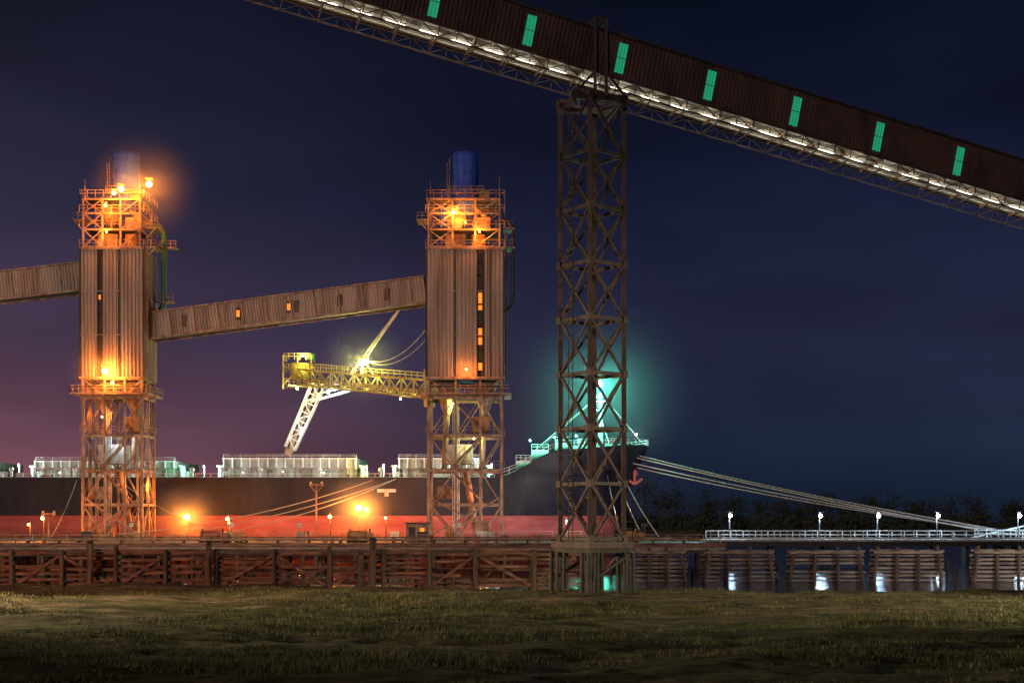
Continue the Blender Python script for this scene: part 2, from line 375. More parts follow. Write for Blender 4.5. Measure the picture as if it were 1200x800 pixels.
winch(-39,183.8,2.9);winch(-20,184,2.9,'orange');winch(15,184,2.9,'orange')
def hut(x,y,z):
    e=empty('dock_hut');mb=MB(); mb.box((x,y,z+1.25),(3,2.4,2.5),'steel'); mb.box((x,y,z+2.6),(3.4,2.8,.18),'dark')
    mb.box((x-.7,y-1.22,z+1.05),(.9,.06,2.0),'dark'); mb.box((x+.7,y-1.22,z+1.7),(.6,.06,.5),'win_o'); mb.beam((x-.7,y-1.3,z+.02),(x-.7,y-1.9,z+.02),1,.1,'dark'); mb.obj('hut_body',e)
hut(-13,196,2.9)
def tpost(x,d,zt):
    mb=MB(); mb.cyl((x,d,2.9),(x,d,zt),.16,.12,8,'steel'); mb.beam((x-1,d,zt-.2),(x+1,d,zt-.2),.2,.3,'steel'); mb.beam((x-.9,d,zt-.3),(x,d,zt-1.4),.1,.1,'steel');mb.beam((x+.9,d,zt-.3),(x,d,zt-1.4),.1,.1,'steel'); mb.ball((x-.8,d,zt+.1),.18,'white');mb.ball((x+.8,d,zt+.1),.18,'white'); mb.obj('utility_pole')
tpost(-28.2,205,11.2); tpost(-66.8,205,7.0)

# ---------------------------------------------------------------- grain elevator towers
def tower(cx,w,D,flip):
    e=empty('grain_elevator_tower'); y0=220; y1=y0+D; x0=cx-w/2;x1=cx+w/2
    Z=[2.9,8.3,13.6,19.0,24.9,27.8]
    mb=MB()
    cols=[x0+.3,cx-w*0.12,cx+w*0.2,x1-.3]
    for yy in(y0+.3,y0+D/2,y1-.3):
        for k,xx in enumerate(cols):
            if yy==y0+D/2 and k in(1,2): continue
            mb.beam((xx,yy,2.9),(xx,yy,27.8),0.42 if k in(0,3) else 0.3,None,'steel')
    for z in Z[1:]:
        for yy in(y0+.3,y1-.3): mb.beam((x0+.1,yy-.02,z),(x1-.1,yy-.02,z),0.3,0.42,'steel')
        for xx in(x0+.3,x1-.3): mb.beam((xx,y0+.5,z),(xx,y1-.5,z),0.3,0.38,'steel')
    for j in range(5):
        za,zb=Z[j],Z[j+1]
        for yy in(y0+.3,y1-.3):
            mb.beam((cols[0],yy+.05,za if j%2 else zb),(cols[1],yy+.05,zb if j%2 else za),0.2,0.2,'steel')
            mb.beam((cols[3],yy+.05,za if j%2 else zb),(cols[2],yy+.05,zb if j%2 else za),0.2,0.2,'steel')
            if j in(0,2,3): mb.beam((cols[1],yy+.02,za),(cols[2],yy+.02,zb),0.18,0.18,'steel')
        for xx in(x0+.3,x1-.3):
            mb.beam((xx,y0+.5,za),(xx,y0+D/2,zb),0.2,0.2,'steel'); mb.beam((xx,y1-.5,za),(xx,y0+D/2,zb),0.2,0.2,'steel')
    mb.beam((x0+.3,y0+.3,9.5),(x1-.3,y0+.25,3.4),0.24,0.24,'steel'); mb.beam((x1-.3,y0+.3,9.5),(x0+.3,y0+.35,3.4),0.24,0.24,'steel')
    mb.obj('lower_frame',e)
    mb=MB()
    for z in Z[2:5]:
        mb.box((cx,y0+D/2,z+.26),(w-1.2,D-1.2,0.08),'dark')
        mb.rail([(x0-.1,y0-.1,z+.3),(x1+.1,y0-.1,z+.3),(x1+.1,y1,z+.3)],1.1,1.5,0.08,'steel')
    sx=cx+w*0.02
    for j in range(4):
        za,zb=Z[j],Z[j+1]; s1=(-1)**j
        for yy in(y0+1.6,y0+2.5): mb.beam((sx-2.6*s1,yy,za+.3),(sx+2.6*s1,yy,zb+.3),0.1,0.3,'steel')
        for k in range(14):
            t=(k+.5)/14; mb.box((sx-2.6*s1+5.2*s1*t,y0+2.05,za+.3+(zb-za)*t),(.3,.85,.06),'steel')
        mb.beam((sx-2.6*s1,y0+1.55,za+1.3),(sx+2.6*s1,y0+1.55,zb+1.3),0.07,0.07,'steel')
    for xx in(cx-w*.25,cx+w*.25):
        mb.cyl((xx,y0+5,27.5),(xx,y0+5,22.5),2.1,0.5,12,'steel'); mb.cyl((xx,y0+5,22.5),(xx-.5,y0+5,14),0.45,0.45,10,'steel')
    mb.cyl((cx,y0+4.5,14),(cx+1.8,y0+5,3),0.5,0.5,10,'steel')
    mb.box((cx-1,y0+5,16.3),(4.2,3,3),'white'); mb.box((cx+2.4,y0+5,21),(2.8,2.6,2.4),'orange'); mb.box((cx-w*.28,y0+4,10.2),(2.6,2.4,2.0),'steel')
    mb.box((cx+w*.22,y0+3.6,4.4),(2.4,2.2,2.6),'steel'); mb.box((cx-w*.2,y0+4.6,4.0),(1.8,2.0,1.8),'orange')
    for k in range(5): mb.cyl((cx-2+k*.25,y0+3.3,3),(cx-2+k*.25,y0+3.3,24),.06,.06,6,'white')
    mb.obj('stairs_and_hoppers',e)
    mb=MB()
    zb=25.4; ex=1.2
    mb.box((cx,y0-.6,zb),(w+2*ex,1.9,.22),'steel'); mb.box((x0-.65,y0+D/2,zb),(1.1,D-.8,.22),'steel');mb.box((x1+.65,y0+D/2,zb),(1.1,D-.8,.22),'steel')
    mb.rail([(x0-ex,y1,zb+.1),(x0-ex,y0-1.5,zb+.1),(x1+ex,y0-1.5,zb+.1),(x1+ex,y1,zb+.1)],1.15,1.3,0.08,'steel')
    for xx in cols: mb.beam((xx,y0+.1,zb-1.6),(xx,y0-1.4,zb-.15),0.12,0.16,'steel')
    mb.box((cx,y0+.35,26.6),(w-.6,.2,.25),'dark')
    mb.obj('balcony',e)
    mb=MB(); zc0,zc1=27.8,48.0; hh=zc1-zc0
    ws=x0+w*(0.31 if not flip else 0.70); wd=0.6 if not flip else 0.95
    def front(a,b,yo):
        nlev=3
        for q in range(nlev):
            zl=zc0+hh*q/nlev+(random.uniform(-.3,.1) if q==0 else 0)
            mb.corr((a,y0+yo-0.03*q,zl),(1,0,0),b-a,(0,0,1),hh/nlev+.05+(zc0+hh*q/nlev-zl),(0,-1,0),0.6,0.2,'clad')
    front(x0,ws-wd/2,0)
    front(ws+wd/2,x1,0.0)
    mb.box((cx,y0+D/2+.15,(zc0+zc1)/2),(w-.3,D-.25,hh-.1),'dark')
    mb.corr((x0,y1,zc0),(0,-1,0),D,(0,0,1),hh,(-1,0,0),0.52,0.14,'clad')
    mb.corr((x1,y0,zc0),(0,1,0),D,(0,0,1),hh,(1,0,0),0.52,0.14,'clad')
    mb.corr((x1,y1,zc0),(-1,0,0),w,(0,0,1),hh,(0,1,0),0.52,0.14,'clad')
    for xx in(x0-.05,x1+.05,ws-wd/2,ws+wd/2): mb.beam((xx,y0-.14,zc0),(xx,y0-.14,zc1),0.2,0.3,'dark')
    xs2=x0+w*.375 if flip else x0+w*.62
    mb.beam((xs2,y0-.22,zc0),(xs2,y0-.22,zc1),0.3,0.16,'dark')
    if flip: mb.beam((x1-w*.17,y0-.22,zc0),(x1-w*.17,y0-.22,zc1),0.16,0.14,'dark')
    for z in(zc0+.1,zc1-.1): mb.beam((x0-.15,y0-.32,z),(x1+.15,y0-.32,z),0.12,0.35,'steel')
    for z in(zc0+hh/3,zc0+2*hh/3): mb.beam((x0,y0-.28,z),(x1,y0-.28,z),0.06,0.1,'clad')
    z,zhi=(29.0,47.0)
    while z<zhi:
        h=random.choice([0.9,1.3,1.8,2.4])
        lit=(random.random()<.5 and 34<z<41) if not flip else (random.random()<.8 and z<40)
        mb.box((ws,y0+.0,z+h/2),(wd*0.62,.08,h-.18),'win_o' if lit else 'dark')
        z+=h+.12
    mb.obj('cladding',e)
    mb=MB(); ZU=[48.2,50.9,53.4,55.6]
    ux0,ux1=x0+.3,x1-.6
    cu=[ux0,ux0+(ux1-ux0)*.34,ux0+(ux1-ux0)*.66,ux1]
    for yy in(y0+.4,y1-.6):
        for xx in cu: mb.beam((xx,yy,48),(xx,yy,55.6),0.26,None,'steel')
        for j in range(3):
            for k in(0,2):
                mb.beam((cu[k],yy-.03,ZU[j]),(cu[k+1],yy-.03,ZU[j+1]),0.14,.14,'steel')
                if k==0: mb.beam((cu[k+1],yy+.03,ZU[j]),(cu[k],yy+.03,ZU[j+1]),0.14,.14,'steel')
    for z in ZU:
        for yy in(y0+.4,y1-.6): mb.beam((ux0-.2,yy-.02,z),(ux1+.2,yy-.02,z),0.22,0.3,'steel')
        for xx in(ux0,ux1): mb.beam((xx,y0+.6,z),(xx,y1-.8,z),0.2,0.28,'steel')
    for z in(50.9,55.6): mb.box((cx,y0+D/2,z+.2),(w-1.0,D-1.3,.08),'dark')
    for z in(48.1,51.1,53.5,55.8):
        mb.rail([(x0-.1,y0-.3,z),(x1+.1,y0-.3,z)],1.05,1.2,0.08,'steel'); mb.rail([(x1+.2,y0-.3,z),(x1+.2,y1,z)],1.05,1.6,0.08,'steel')
    mb.rail([(x0-.1,y0-.3,55.8),(x0-.1,y1,55.8)],1.05,1.6,0.08,'steel')
    for z,s_ in((48.3,1),(51.3,1),(52.6,-1)):
        xx=x1+.9 if s_>0 else x0-.7
        mb.box((xx,y0+3,z),(1.8,4,.15),'steel'); mb.rail([(xx-.8,y0+1,z),(xx+.8,y0+1,z),(xx+.8,y0+5,z)],1.1,1.0,.08,'steel')
        mb.beam((xx-s_*.7,y0+1.1,z-1.6),(xx+s_*.7,y0+1.1,z-.1),.12,.12,'steel')
    mb.obj('upper_frame',e)
    mb=MB()
    mb.box((cx-1.6,y0+5,49.6),(3.2,3.6,2.4),'steel'); mb.cyl((cx+2,y0+4.5,48.3),(cx+2,y0+4.5,50.8),1.2,1.2,14,'orange')
    mb.cyl((cx-1.5,y0+4.5,51.2),(cx-1.5,y0+4.5,53.2),.4,1.5,14,'steel'); mb.cyl((cx-1.5,y0+4.5,53.2),(cx-1.5,y0+4.5,55.2),1.5,1.5,14,'steel')
    mb.box((cx+2.6,y0+4,52.3),(2.6,2.4,2.0),'steel'); mb.cyl((cx+3.3,y0+3.3,53.3),(cx+1,y0+3.5,55.4),.35,.35,10,'steel')
    mb.box((cx+3.0,y0+3,56.6),(1.6,1.5,1.4),'orange')
    mb.obj('equipment',e)
    mb=MB(); bx=cx+(1.2 if not flip else 0.0); by=y0+4
    mb.cyl((bx,by,54.2),(bx,by,56.4),1.0,2.05,24,'blue'); mb.cyl((bx,by,56.4),(bx,by,63.0),2.0,2.0,24,'blue')
    for z in(57.4,59.9,61.9): mb.cyl((bx,by,z),(bx,by,z+.16),2.1,2.1,24,'blue')
    mb.cyl((bx,by,63.0),(bx,by,63.5),2.15,1.95,24,'blue'); mb.cyl((bx,by,63.5),(bx,by,63.8),0.7,0.7,10,'dark')
    mb.path([(bx-1.8,by,57.2),(bx-2.8,by,57.4),(bx-3.4,by,56.6),(bx-3.6,by,55.4),(bx-3.6,by,52)],.5,10,'blue')
    mb.cyl((bx-2.5,by-.6,55.8),(bx-2.5,by-.6,62.8),.05,.05,6,'steel'); mb.cyl((bx-2.9,by-.6,55.8),(bx-2.9,by-.6,62),.05,.05,6,'steel')
    for k in range(12): mb.beam((bx-2.5,by-.6,56+k*.5),(bx-2.9,by-.6,56+k*.5),.04,.04,'steel')
    mb.rail([(bx-2.6,by-2.4,56.9),(bx+2.8,by-2.4,56.9)],1.0,.9,.07,'steel'); mb.box((bx,by-2.1,56.85),(5.4,.9,.1),'steel')
    mb.cyl((x1-.6,y0+.3,55.6),(x1-.6,y0+.3,59.3),.05,.05,6,'steel'); mb.cyl((x0+.6,y0+.3,55.6),(x0+.6,y0+.3,58.6),.05,.05,6,'steel')
    mb.obj('dust_collector_stack',e)
    mb=MB(); xp=x1+.9
    k='green' if not flip else 'dark'; yq=y0+2 if flip else y1-1.0
    mb.path([(x1-.2,yq,52.8),(xp,yq,52.4),(xp+.6,yq,51.4),(xp+.6,yq,40.5),(xp+.1,yq,39),(x1,yq,38.4)],.5 if not flip else .26,10,k)
    mb.cyl((x1+.4,y0+.9,28),(x1+.4,y0+.9,50),.12,.12,8,'steel')
    if not flip:
        mb.path([(x1,yq-1,49),(x1+1.6,yq-1,49.4),(x1+2.2,yq-1,48.6),(x1+2.2,yq-1,47.5)],.25,8,'green')
        mb.box((x1+1.7,yq,40.6),(3.2,2.0,.15),'steel'); mb.rail([(x1+.2,yq-1,40.7),(x1+3.2,yq-1,40.7)],1,.8,.07,'steel')
        mb.box((x1+2,yq,49.2),(3.4,1.8,.15),'steel'); mb.rail([(x1+.3,yq-.9,49.3),(x1+3.6,yq-.9,49.3)],1,.8,.07,'steel')
    mb.obj('side_pipes',e)
    return e
A=tower(-61.9,9.7,8,False); B=tower(-7.3,11.9,9,True)
lamp(A,(-55.9,219,57.6),OR,11000,.75,'flood'); lamp(A,(-59.9,218.0,56.6),OR,5000,.65,'flood'); lamp(A,(-61,218.0,56.0),OR,3500,.5,'flood');lamp(A,(-62.4,218.4,54.2),OR,3000,.35,'flood')
lamp(A,(-62.3,217.6,28.7),OR,9000,.7,'flood'); lamp(A,(-61.2,217.8,26.9),OR,3000,.38,'flood')
lamp(A,(-60,223,52.5),OR,4000,.2,'inner');lamp(A,(-62.5,219.2,50.3),OR,3000,.2,'inner')
lamp(A,(-61,223,18.7),WH,1200,.2,'inner');lamp(A,(-58,223,11.5),OR,2500,.2,'inner');lamp(A,(-64,222,22),OR,1500,.2,'inner')
lamp(B,(-9.0,218.7,53.2),OR,6000,.42,'flood'); lamp(B,(-7.3,222,52.3),OR,4000,.2,'inner');lamp(B,(-5,219.2,50.3),OR,3000,.2,'inner')
lamp(B,(-6,223,18.7),YE,1300,.2,'inner'); lamp(B,(-9,224,23.8),YE,1500,.2,'inner');lamp(B,(-5,222,10),OR,1500,.2,'inner');lamp(B,(-7,217.8,29),OR,1200,.2,'flood')

# ---------------------------------------------------------------- conveyor galleries between towers
def gal(name,xa,za,xb,zb,h,lit,yc=224.5,w=3.4):
    e=empty(name); mb=MB(); p=Vector((xa,yc-w/2,za)); u=Vector((xb-xa,0,zb-za)); Ln=u.length; u.normalize(); v=Vector((-u.z,0,u.x))
    seg=3.8; t=0; i=0
    while t<Ln:
        l_=min(seg,Ln-t); o=p+u*t
        mb.corr(o+Vector((0,-.02*(i%2),0)),u,l_-.05,v,h,(0,-1,0),0.5,0.16,'clad'); t+=seg;i+=1
        mb.beam(o+Vector((0,-.2,0)),o+v*h+Vector((0,-.2,0)),0.16,0.14,'steel')
    q=p+Vector((0,w,0)); mb.corr(q,u,Ln,v,h,(0,1,0),0.5,.1,'clad')
    a=p+v*h; mb.add([a+Vector((0,-.2,.02)),a+u*Ln+Vector((0,-.2,.02)),a+u*Ln+Vector((0,w+.2,.02)),a+Vector((0,w+.2,.02))],[(0,1,2,3)],'clad2')
    mb.add([p+Vector((0,.05,.0)),p+u*Ln+Vector((0,.05,0)),p+u*Ln+Vector((0,w-.05,0)),p+Vector((0,w-.05,0))],[(0,1,2,3)],'dark')
    for yy in(-.2,w+.15):
        mb.beam(p+Vector((0,yy,-.1)),p+u*Ln+Vector((0,yy,-.1)),.22,.35,'steel'); mb.beam(p+v*h+Vector((0,yy,.12)),p+u*Ln+v*h+Vector((0,yy,.12)),.3,.2,'steel')
    for t,k in lit:
        c=p+u*t+v*h*.5+Vector((0,-.21,0)); mb.box(c,(.8,.08,1.9),'clad2')
        if k: mb.box(c+Vector((0,-.05,0)),(.5,.08,1.0),'win_o')
    mb.obj('gallery_shell',e); return e
gal('conveyor_gallery',-112,37.1,-66.8,42.1,4.1,[(30,0)])
gal('conveyor_gallery',-57.0,34.4,-13.3,40.15,3.85,[(14.5,1),(22.5,1),(23.7,0),(30.5,0),(38,0),(6,0)])

# ---------------------------------------------------------------- large foreground conveyor
cg=empty('overhead_conveyor_gallery')
hd=Vector((36.4,9.5,0)).normalized(); bk=Vector((-hd.y,hd.x,0)); fr=-bk
slope=-0.2066
u=Vector((hd.x,hd.y,slope)).normalized(); v=(Vector((0,0,1))-u*u.z).normalized()
P0=Vector((6.6,110,40.45))
T0,T1=-62,110; H=3.25; W=3.7
mb=MB()
p=P0+u*T0; Ln=T1-T0
wins=[1.65+7.53*k for k in range(-7,14)]
cuts=[T0]
for wv in wins: cuts+= [wv-.40,wv+.40]
cuts.append(T1)
for side,(off,nn) in enumerate(((Vector((0,0,0)),fr),(bk*W,bk))):
    for j in range(0,len(cuts)-1):
        a,b2=cuts[j],cuts[j+1]
        if b2<=a: continue
        if j%2==0: mb.corr(P0+u*a+off,u,b2-a,v,H,nn,0.33,0.10,'clad2')
        else:
            mb.corr(P0+u*a+off,u,b2-a,v,0.4,nn,0.33,.09,'clad2'); mb.corr(P0+u*a+off+v*2.8,u,b2-a,v,H-2.8,nn,0.33,.09,'clad2')
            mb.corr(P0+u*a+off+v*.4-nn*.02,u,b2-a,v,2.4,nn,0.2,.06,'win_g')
            for xx in(a,b2,(a+b2)/2-.12,(a+b2)/2+.14): mb.beam(P0+u*xx+off+v*.35+nn*.06,P0+u*xx+off+v*2.85+nn*.06,.05 if xx in(a,b2) else .02,.1 if xx in (a,b2) else .03,'maroon')
            mb.beam(P0+u*a+off+v*1.6+nn*.07,P0+u*b2+off+v*1.6+nn*.07,.03,.04,'maroon')
mb.obj('cladding',cg)
mb=MB()
def quad(a,b,c,d,k): mb.add([a,b,c,d],[(0,1,2,3)],k)
pe=P0+u*T1
rt=p+v*H; re=pe+v*H; pk=v*.35
quad(rt-bk*.25,re-bk*.25,re+bk*W/2+pk,rt+bk*W/2+pk,'clad2'); quad(rt+bk*W/2+pk,re+bk*W/2+pk,re+bk*(W+.25),rt+bk*(W+.25),'clad2')
quad(p-v*.06+bk*.06,pe-v*.06+bk*.06,pe-v*.06+bk*(W-.06),p-v*.06+bk*(W-.06),'soffit')
quad(p+v*.1+bk*.06,pe+v*.1+bk*.06,pe+v*.1+bk*(W-.06),p+v*.1+bk*(W-.06),'dark')
mb.obj('roof_and_floor',cg)
mb=MB(); bd=.95
for off in(-.12,W+.12):
    mb.beam(p+bk*off-v*.06,pe+bk*off-v*.06,.2,.16,'maroon'); mb.beam(p+bk*off-v*bd,pe+bk*off-v*bd,.12,.12,'maroon')
    mb.beam(p+bk*off+v*(H+.05),pe+bk*off+v*(H+.05),.14,.2,'maroon')
n=int(Ln/1.45)
for i in range(n):
    a=p+u*(i*1.45); b2=p+u*((i+1)*1.45)
    for off in(-.12,W+.12):
        mb.beam(a+bk*off-v*.1,a+bk*off-v*bd,.07,.07,'maroon')
        if i%2: mb.beam(a+bk*off-v*.1,b2+bk*off-v*bd,.06,.06,'maroon')
        else: mb.beam(a+bk*off-v*bd,b2+bk*off-v*.1,.06,.06,'maroon')
    if i%2==0:
        mb.beam(a-v*bd-bk*.1,a-v*bd+bk*(W+.1),.09,.10,'maroon')
        mb.beam(a-v*.2,a-v*.2+bk*W,.12,.2,'steel')
for o_ in(.9,2.8): mb.beam(p+bk*o_-v*.16,pe+bk*o_-v*.16,.1,.12,'soffit')
mb.obj('underslung_truss',cg)
mb=MB(); t=T0+1.2
while t<T1:
    c=P0+u*t+bk*W*.35-v*.40; mb.beam(c,c+u*1.5,.09,.07,'tube'); mb.beam(c+v*.1,c+u*1.5+v*.1,.16,.04,'white'); t+=2.6
mb.obj('lamp_tubes',cg)
# ---------------------------------------------------------------- support tower
st=empty('conveyor_support_tower'); C=Vector((6.3,111.9,0)); hs=1.766
ra=math.radians(38); h2=Vector((math.cos(ra),math.sin(ra),0)); k2=Vector((-h2.y,h2.x,0))
def cr(a,b,z): return C+h2*a*hs+k2*b*hs+Vector((0,0,z))
mb=MB(); zt=38.7; zl=[4.4+(zt-4.4)*k/8 for k in range(9)]
cs=[(-1,-1),(1,-1),(1,1),(-1,1)]
for a,b2 in cs:
    mb.beam(cr(a,b2,4.2),cr(a,b2,zt+.2),.36,.36,'maroon')
for j in range(9):
    for k in range(4):
        a=cs[k];b2=cs[(k+1)%4]
        mb.beam(cr(*a,zl[j]),cr(*b2,zl[j]),.22,.26,'maroon')
        if j<8:
            mb.beam(cr(*a,zl[j]),cr(*b2,zl[j+1]),.15,.15,'maroon'); mb.beam(cr(*b2,zl[j]),cr(*a,zl[j+1]),.15,.17,'maroon')
for k in range(4):
    for z in zl: mb.box(cr(*cs[k],z),(.46,.46,.55),'maroon',ra)
mb.obj('lattice',st)
mb=MB()
def gp(t,b_,z): return C+hd*t+bk*b_+Vector((0,0,z))
for s_ in(-1,1):
    mb.beam(gp(-2.3,s_*1.9,zt-.15),gp(2.3,s_*1.9,zt-.15),.35,.5,'maroon')
    mb.beam(gp(s_*2.1,-2.1,zt-.5),gp(s_*2.1,2.1,zt-.5),.3,.4,'maroon')
    for b2 in(-2.15,2.15): mb.beam(gp(s_*.45,b2,zt-.1),gp(s_*.45,b2,44.6),.24,.24,'maroon')
    mb.beam(gp(s_*.45,-2.15,44.5),gp(s_*.45,2.15,44.5),.2,.3,'maroon')
    mb.beam(gp(s_*2.1,-2.1,zt-.1),gp(s_*.5,-2.1,zt+1.7),.18,.18,'maroon')
for b2 in(-2.15,2.15): mb.beam(gp(-.45,b2,44.5),gp(.45,b2,44.5),.2,.3,'maroon')
mb.obj('head_frame',st)
mb=MB()
mb.box(C+Vector((0,0,3.95)),(4.6,4.6,.5),'maroon',ra); mb.box(C+Vector((0,0,3.5)),(4.2,4.2,.38),'dark',ra)
for a,b2 in cs:
    for da,db in((-.22,-.22),(.22,.22),(.22,-.22),(-.22,.22)):
        q=cr(a*1.05+da,b2*1.05+db,0); mb.cyl((q.x+a*.05,q.y,-1.5),(q.x,q.y,3.35),.23,.21,12,'dark')
for s_ in(-1,1):
    mb.beam(cr(-1.1,s_*1.28,1.3),cr(1.1,s_*1.28,3.2),.18,.22,'dark');
mb.rail([cr(-1.25,-1.28,4.2),cr(1.25,-1.28,4.2),cr(1.25,1.28,4.2)],1.0,1.3,.05,'dark')
mb.obj('pile_cap',st)
mb=MB()
for s_ in(-.25,.25): mb.beam(cr(-1.0,s_/hs,4.3)-h2*.45,cr(-1.0,s_/hs,zt)-h2*.45,.06,.06,'maroon')
for k in range(70): mb.beam(cr(-1,-.14,4.6+k*.485)-h2*.45,cr(-1,.14,4.6+k*.485)-h2*.45,.04,.04,'maroon')
mb.obj('ladder',st)

# ---------------------------------------------------------------- ship
sh=empty('bulk_carrier_ship'); YC=261.0
def tip(z): return 18.0+ (max(0,z+1)/20.4)**1.5*7.2
def sheer(x): return 13.3+4.9*smooth(-3,9,x)+1.3*smooth(9,25,x)
def hb(x,z):
    T=tip(z); f=max(0,min(1,(z+1)/20)); Lb=38-16*f
    t=max(0,min(1,(T-x)/Lb)); return 16*(1-(1-t)**(2.1+0.9*f))**(0.85)
rows=[-2.5,0,2.5,5,6.7]; ups=9
sx=[-150+i*5 for i in range(26)]+[-20+i*1.5 for i in range(14)]+[i*0.9+1 for i in range(19)]+[18+k*.5 for k in range(15)]
def zrow(x,j):
    if j<len(rows): return rows[j]
    return 6.7+(sheer(x)-6.7)*(j-len(rows)+1)/ups
NR=len(rows)+ups
for side in(-1,1):
    mb=MB(); vs=[]
    for x in sx:
        for j in range(NR):
            z=zrow(x,j); xx=min(x,tip(z)); vs.append((xx,YC+side*hb(xx,z),z))
    f1=[];f2=[]
    for i in range(len(sx)-1):
        for j in range(NR-1):
            q=(i*NR+j,(i+1)*NR+j,(i+1)*NR+j+1,i*NR+j+1)
            (f1 if j<len(rows)-1 else f2).append(q)
    mb.add(vs,f1,'hullred',True); mb.add(vs,f2,'hull',True)
    mb.obj('hull_side',sh)
mb=MB()
vs=[];fs=[]
for i,x in enumerate(sx):
    z=sheer(x)-0.9; xx=min(x,tip(sheer(x))-.3); h=max(.02,hb(xx,z)-.1); vs+=[(xx,YC-h,z),(xx,YC+h,z)]
for i in range(len(sx)-1): fs.append((2*i,2*i+2,2*i+3,2*i+1))
mb.add(vs,fs,'deck')
mb.add([(-150,YC-16,-2.5),(-150,YC+16,-2.5),(-150,YC+16,13.3),(-150,YC-16,13.3)],[(0,1,2,3)],'hull')
mb.obj('main_deck',sh)
mb=MB()
for xa,xb,zt_ in((-145,-122,16.4),(-115,-93,16.4),(-84.3,-59.6,16.4),(-51,-27.5,16.9),(-20,-5.0,16.9)):
    xm=(xa+xb)/2
    mb.box((xm,YC,13.9),(xb-xa-1.2,18.4,2.2),'hatch'); mb.box((xm,YC,(15+zt_)/2+.05),(xb-xa,19.4,zt_-15.1),'hatch')
    nn=int((xb-xa)/1.5)
    for k in range(nn+1):
        xx=xa+.1+(xb-xa-.2)*k/nn
        mb.box((xx,YC-9.85,(15+zt_)/2),(.2,.5,zt_-14.9),'white'); mb.box((xx,YC-9.4,13.9),(.14,.5,2.1),'steel')
    mb.box((xm,YC-9.9,15.05),(xb-xa+.3,.6,.22),'steel'); mb.box((xm,YC-9.9,zt_-.1),(xb-xa+.3,.6,.16),'white')
    mb.rail([(xa,YC-9.5,zt_),(xb,YC-9.5,zt_)],.6,3,.06,'white')
    for s_ in(xa-.9,xb+.9):
        mb.cyl((s_,YC-8,12.6),(s_,YC-8,15.4),.4,.4,8,'white'); mb.box((s_,YC-8,15.5),(1.1,1.1,.3),'white')
        mb.box((s_,YC-4,13.6),(1.3,2,2.2),'white')
mb.obj('hatch_covers',sh)
mb=MB()
mb.rail([(-150,YC-15.7,12.6),(-3,YC-15.7,12.6)],1.35,2.6,.08,'white')
for k in range(46):
    xx=-120+k*2.7+random.uniform(-.8,.8)
    if xx>-3: break
    h=random.uniform(.5,1.7); mb.box((xx,YC-12.6+random.uniform(-1,1),12.4+h/2),(random.uniform(.4,1.4),.8,h),random.choice(['white','steel','red','green']))
    if k%4==0: mb.cyl((xx,YC-13,12.4),(xx,YC-13,14.6),.25,.2,8,'white'); mb.ball((xx,YC-13,14.7),.42,'white')
for z in(12.9,13.15): mb.cyl((-150,YC-13.6,z),(-4,YC-13.6,z),.1,.1,6,'green')
mb.box((-21.6,YC-16.06,11.0),(3.2,.05,.55),'white'); mb.box((-21.6,YC-16.06,10.35),(.7,.05,.7),'white')
mb.obj('deck_fittings',sh)
mb=MB()
pts=[]
for x in [ -2,1,4,7,10,13,16,19,21.5,23.5,24.8]:
    z=sheer(x); xx=min(x,tip(z)-.25); pts.append((xx,YC-hb(xx,z)+.12,z))
mb.rail(pts,1.1,1.4,.09,'white')
pts2=[(a,2*YC-b2,c) for a,b2,c in pts]; mb.rail(pts2,1.1,1.6,.09,'white')
for x,y,h,w_ in((5,-6,2.4,3),(9,-7,1.8,2),(9,-3,2.6,2.4),(13,-4,2.0,2.2),(18,-2,1.7,2),(12,3,2.2,3),(2,-8,2.2,2.6)):
    z=sheer(x)-.9; mb.box((x,YC+y,z+h/2),(w_,w_,h),'white'); mb.cyl((x-w_/2,YC+y-w_*.7,z+.9),(x+w_/2,YC+y-w_*.7,z+.9),.7,.7,12,'green')
    mb.rail([(x-w_/2,YC+y-w_/2,z+h),(x+w_/2,YC+y-w_/2,z+h)],1,1,.07,'white')
mx_=16.2
mb.cyl((mx_,YC-1,18),(mx_,YC-1,28.5),.45,.28,12,'white'); mb.cyl((mx_,YC-1,28.5),(mx_,YC-1,31.8),.14,.08,8,'white')
mb.beam((mx_-1.6,YC-1,27.6),(mx_+1.6,YC-1,27.6),.16,.2,'white'); mb.box((mx_,YC-1,26),(2.2,2,.14),'white'); mb.rail([(mx_-1.1,YC-2,26),(mx_+1.1,YC-2,26)],1,1,.07,'white')
mb.beam((mx_-.9,YC-1.2,18),(mx_,YC-1.2,24.5),.16,.16,'white');mb.beam((mx_+2.2,YC-1.2,18),(mx_,YC-1.2,24.5),.16,.16,'white')
for q in((24,YC,20),(4,YC-8,18.3),(4,YC+8,18.3)): mb.path([(mx_,YC-1,29),q],.06,5,'rope')
mb.obj('forecastle_and_foremast',sh)
mb=MB(); az=14.2; ax=22.3; ay=YC-hb(ax,az)-.35
mb.cyl((ax,ay+.6,az+.6),(ax,ay-.1,az+.2),.7,.7,12,'red'); mb.beam((ax,ay-.25,az+1.1),(ax+.1,ay-.3,az-1.5),.4,.4,'red')
mb.beam((ax-1.4,ay-.3,az-.7),(ax,ay-.35,az-1.7),.4,.45,'red'); mb.beam((ax+1.5,ay-.3,az-.7),(ax+.1,ay-.35,az-1.7),.4,.45,'red')
mb.obj('anchor',sh)
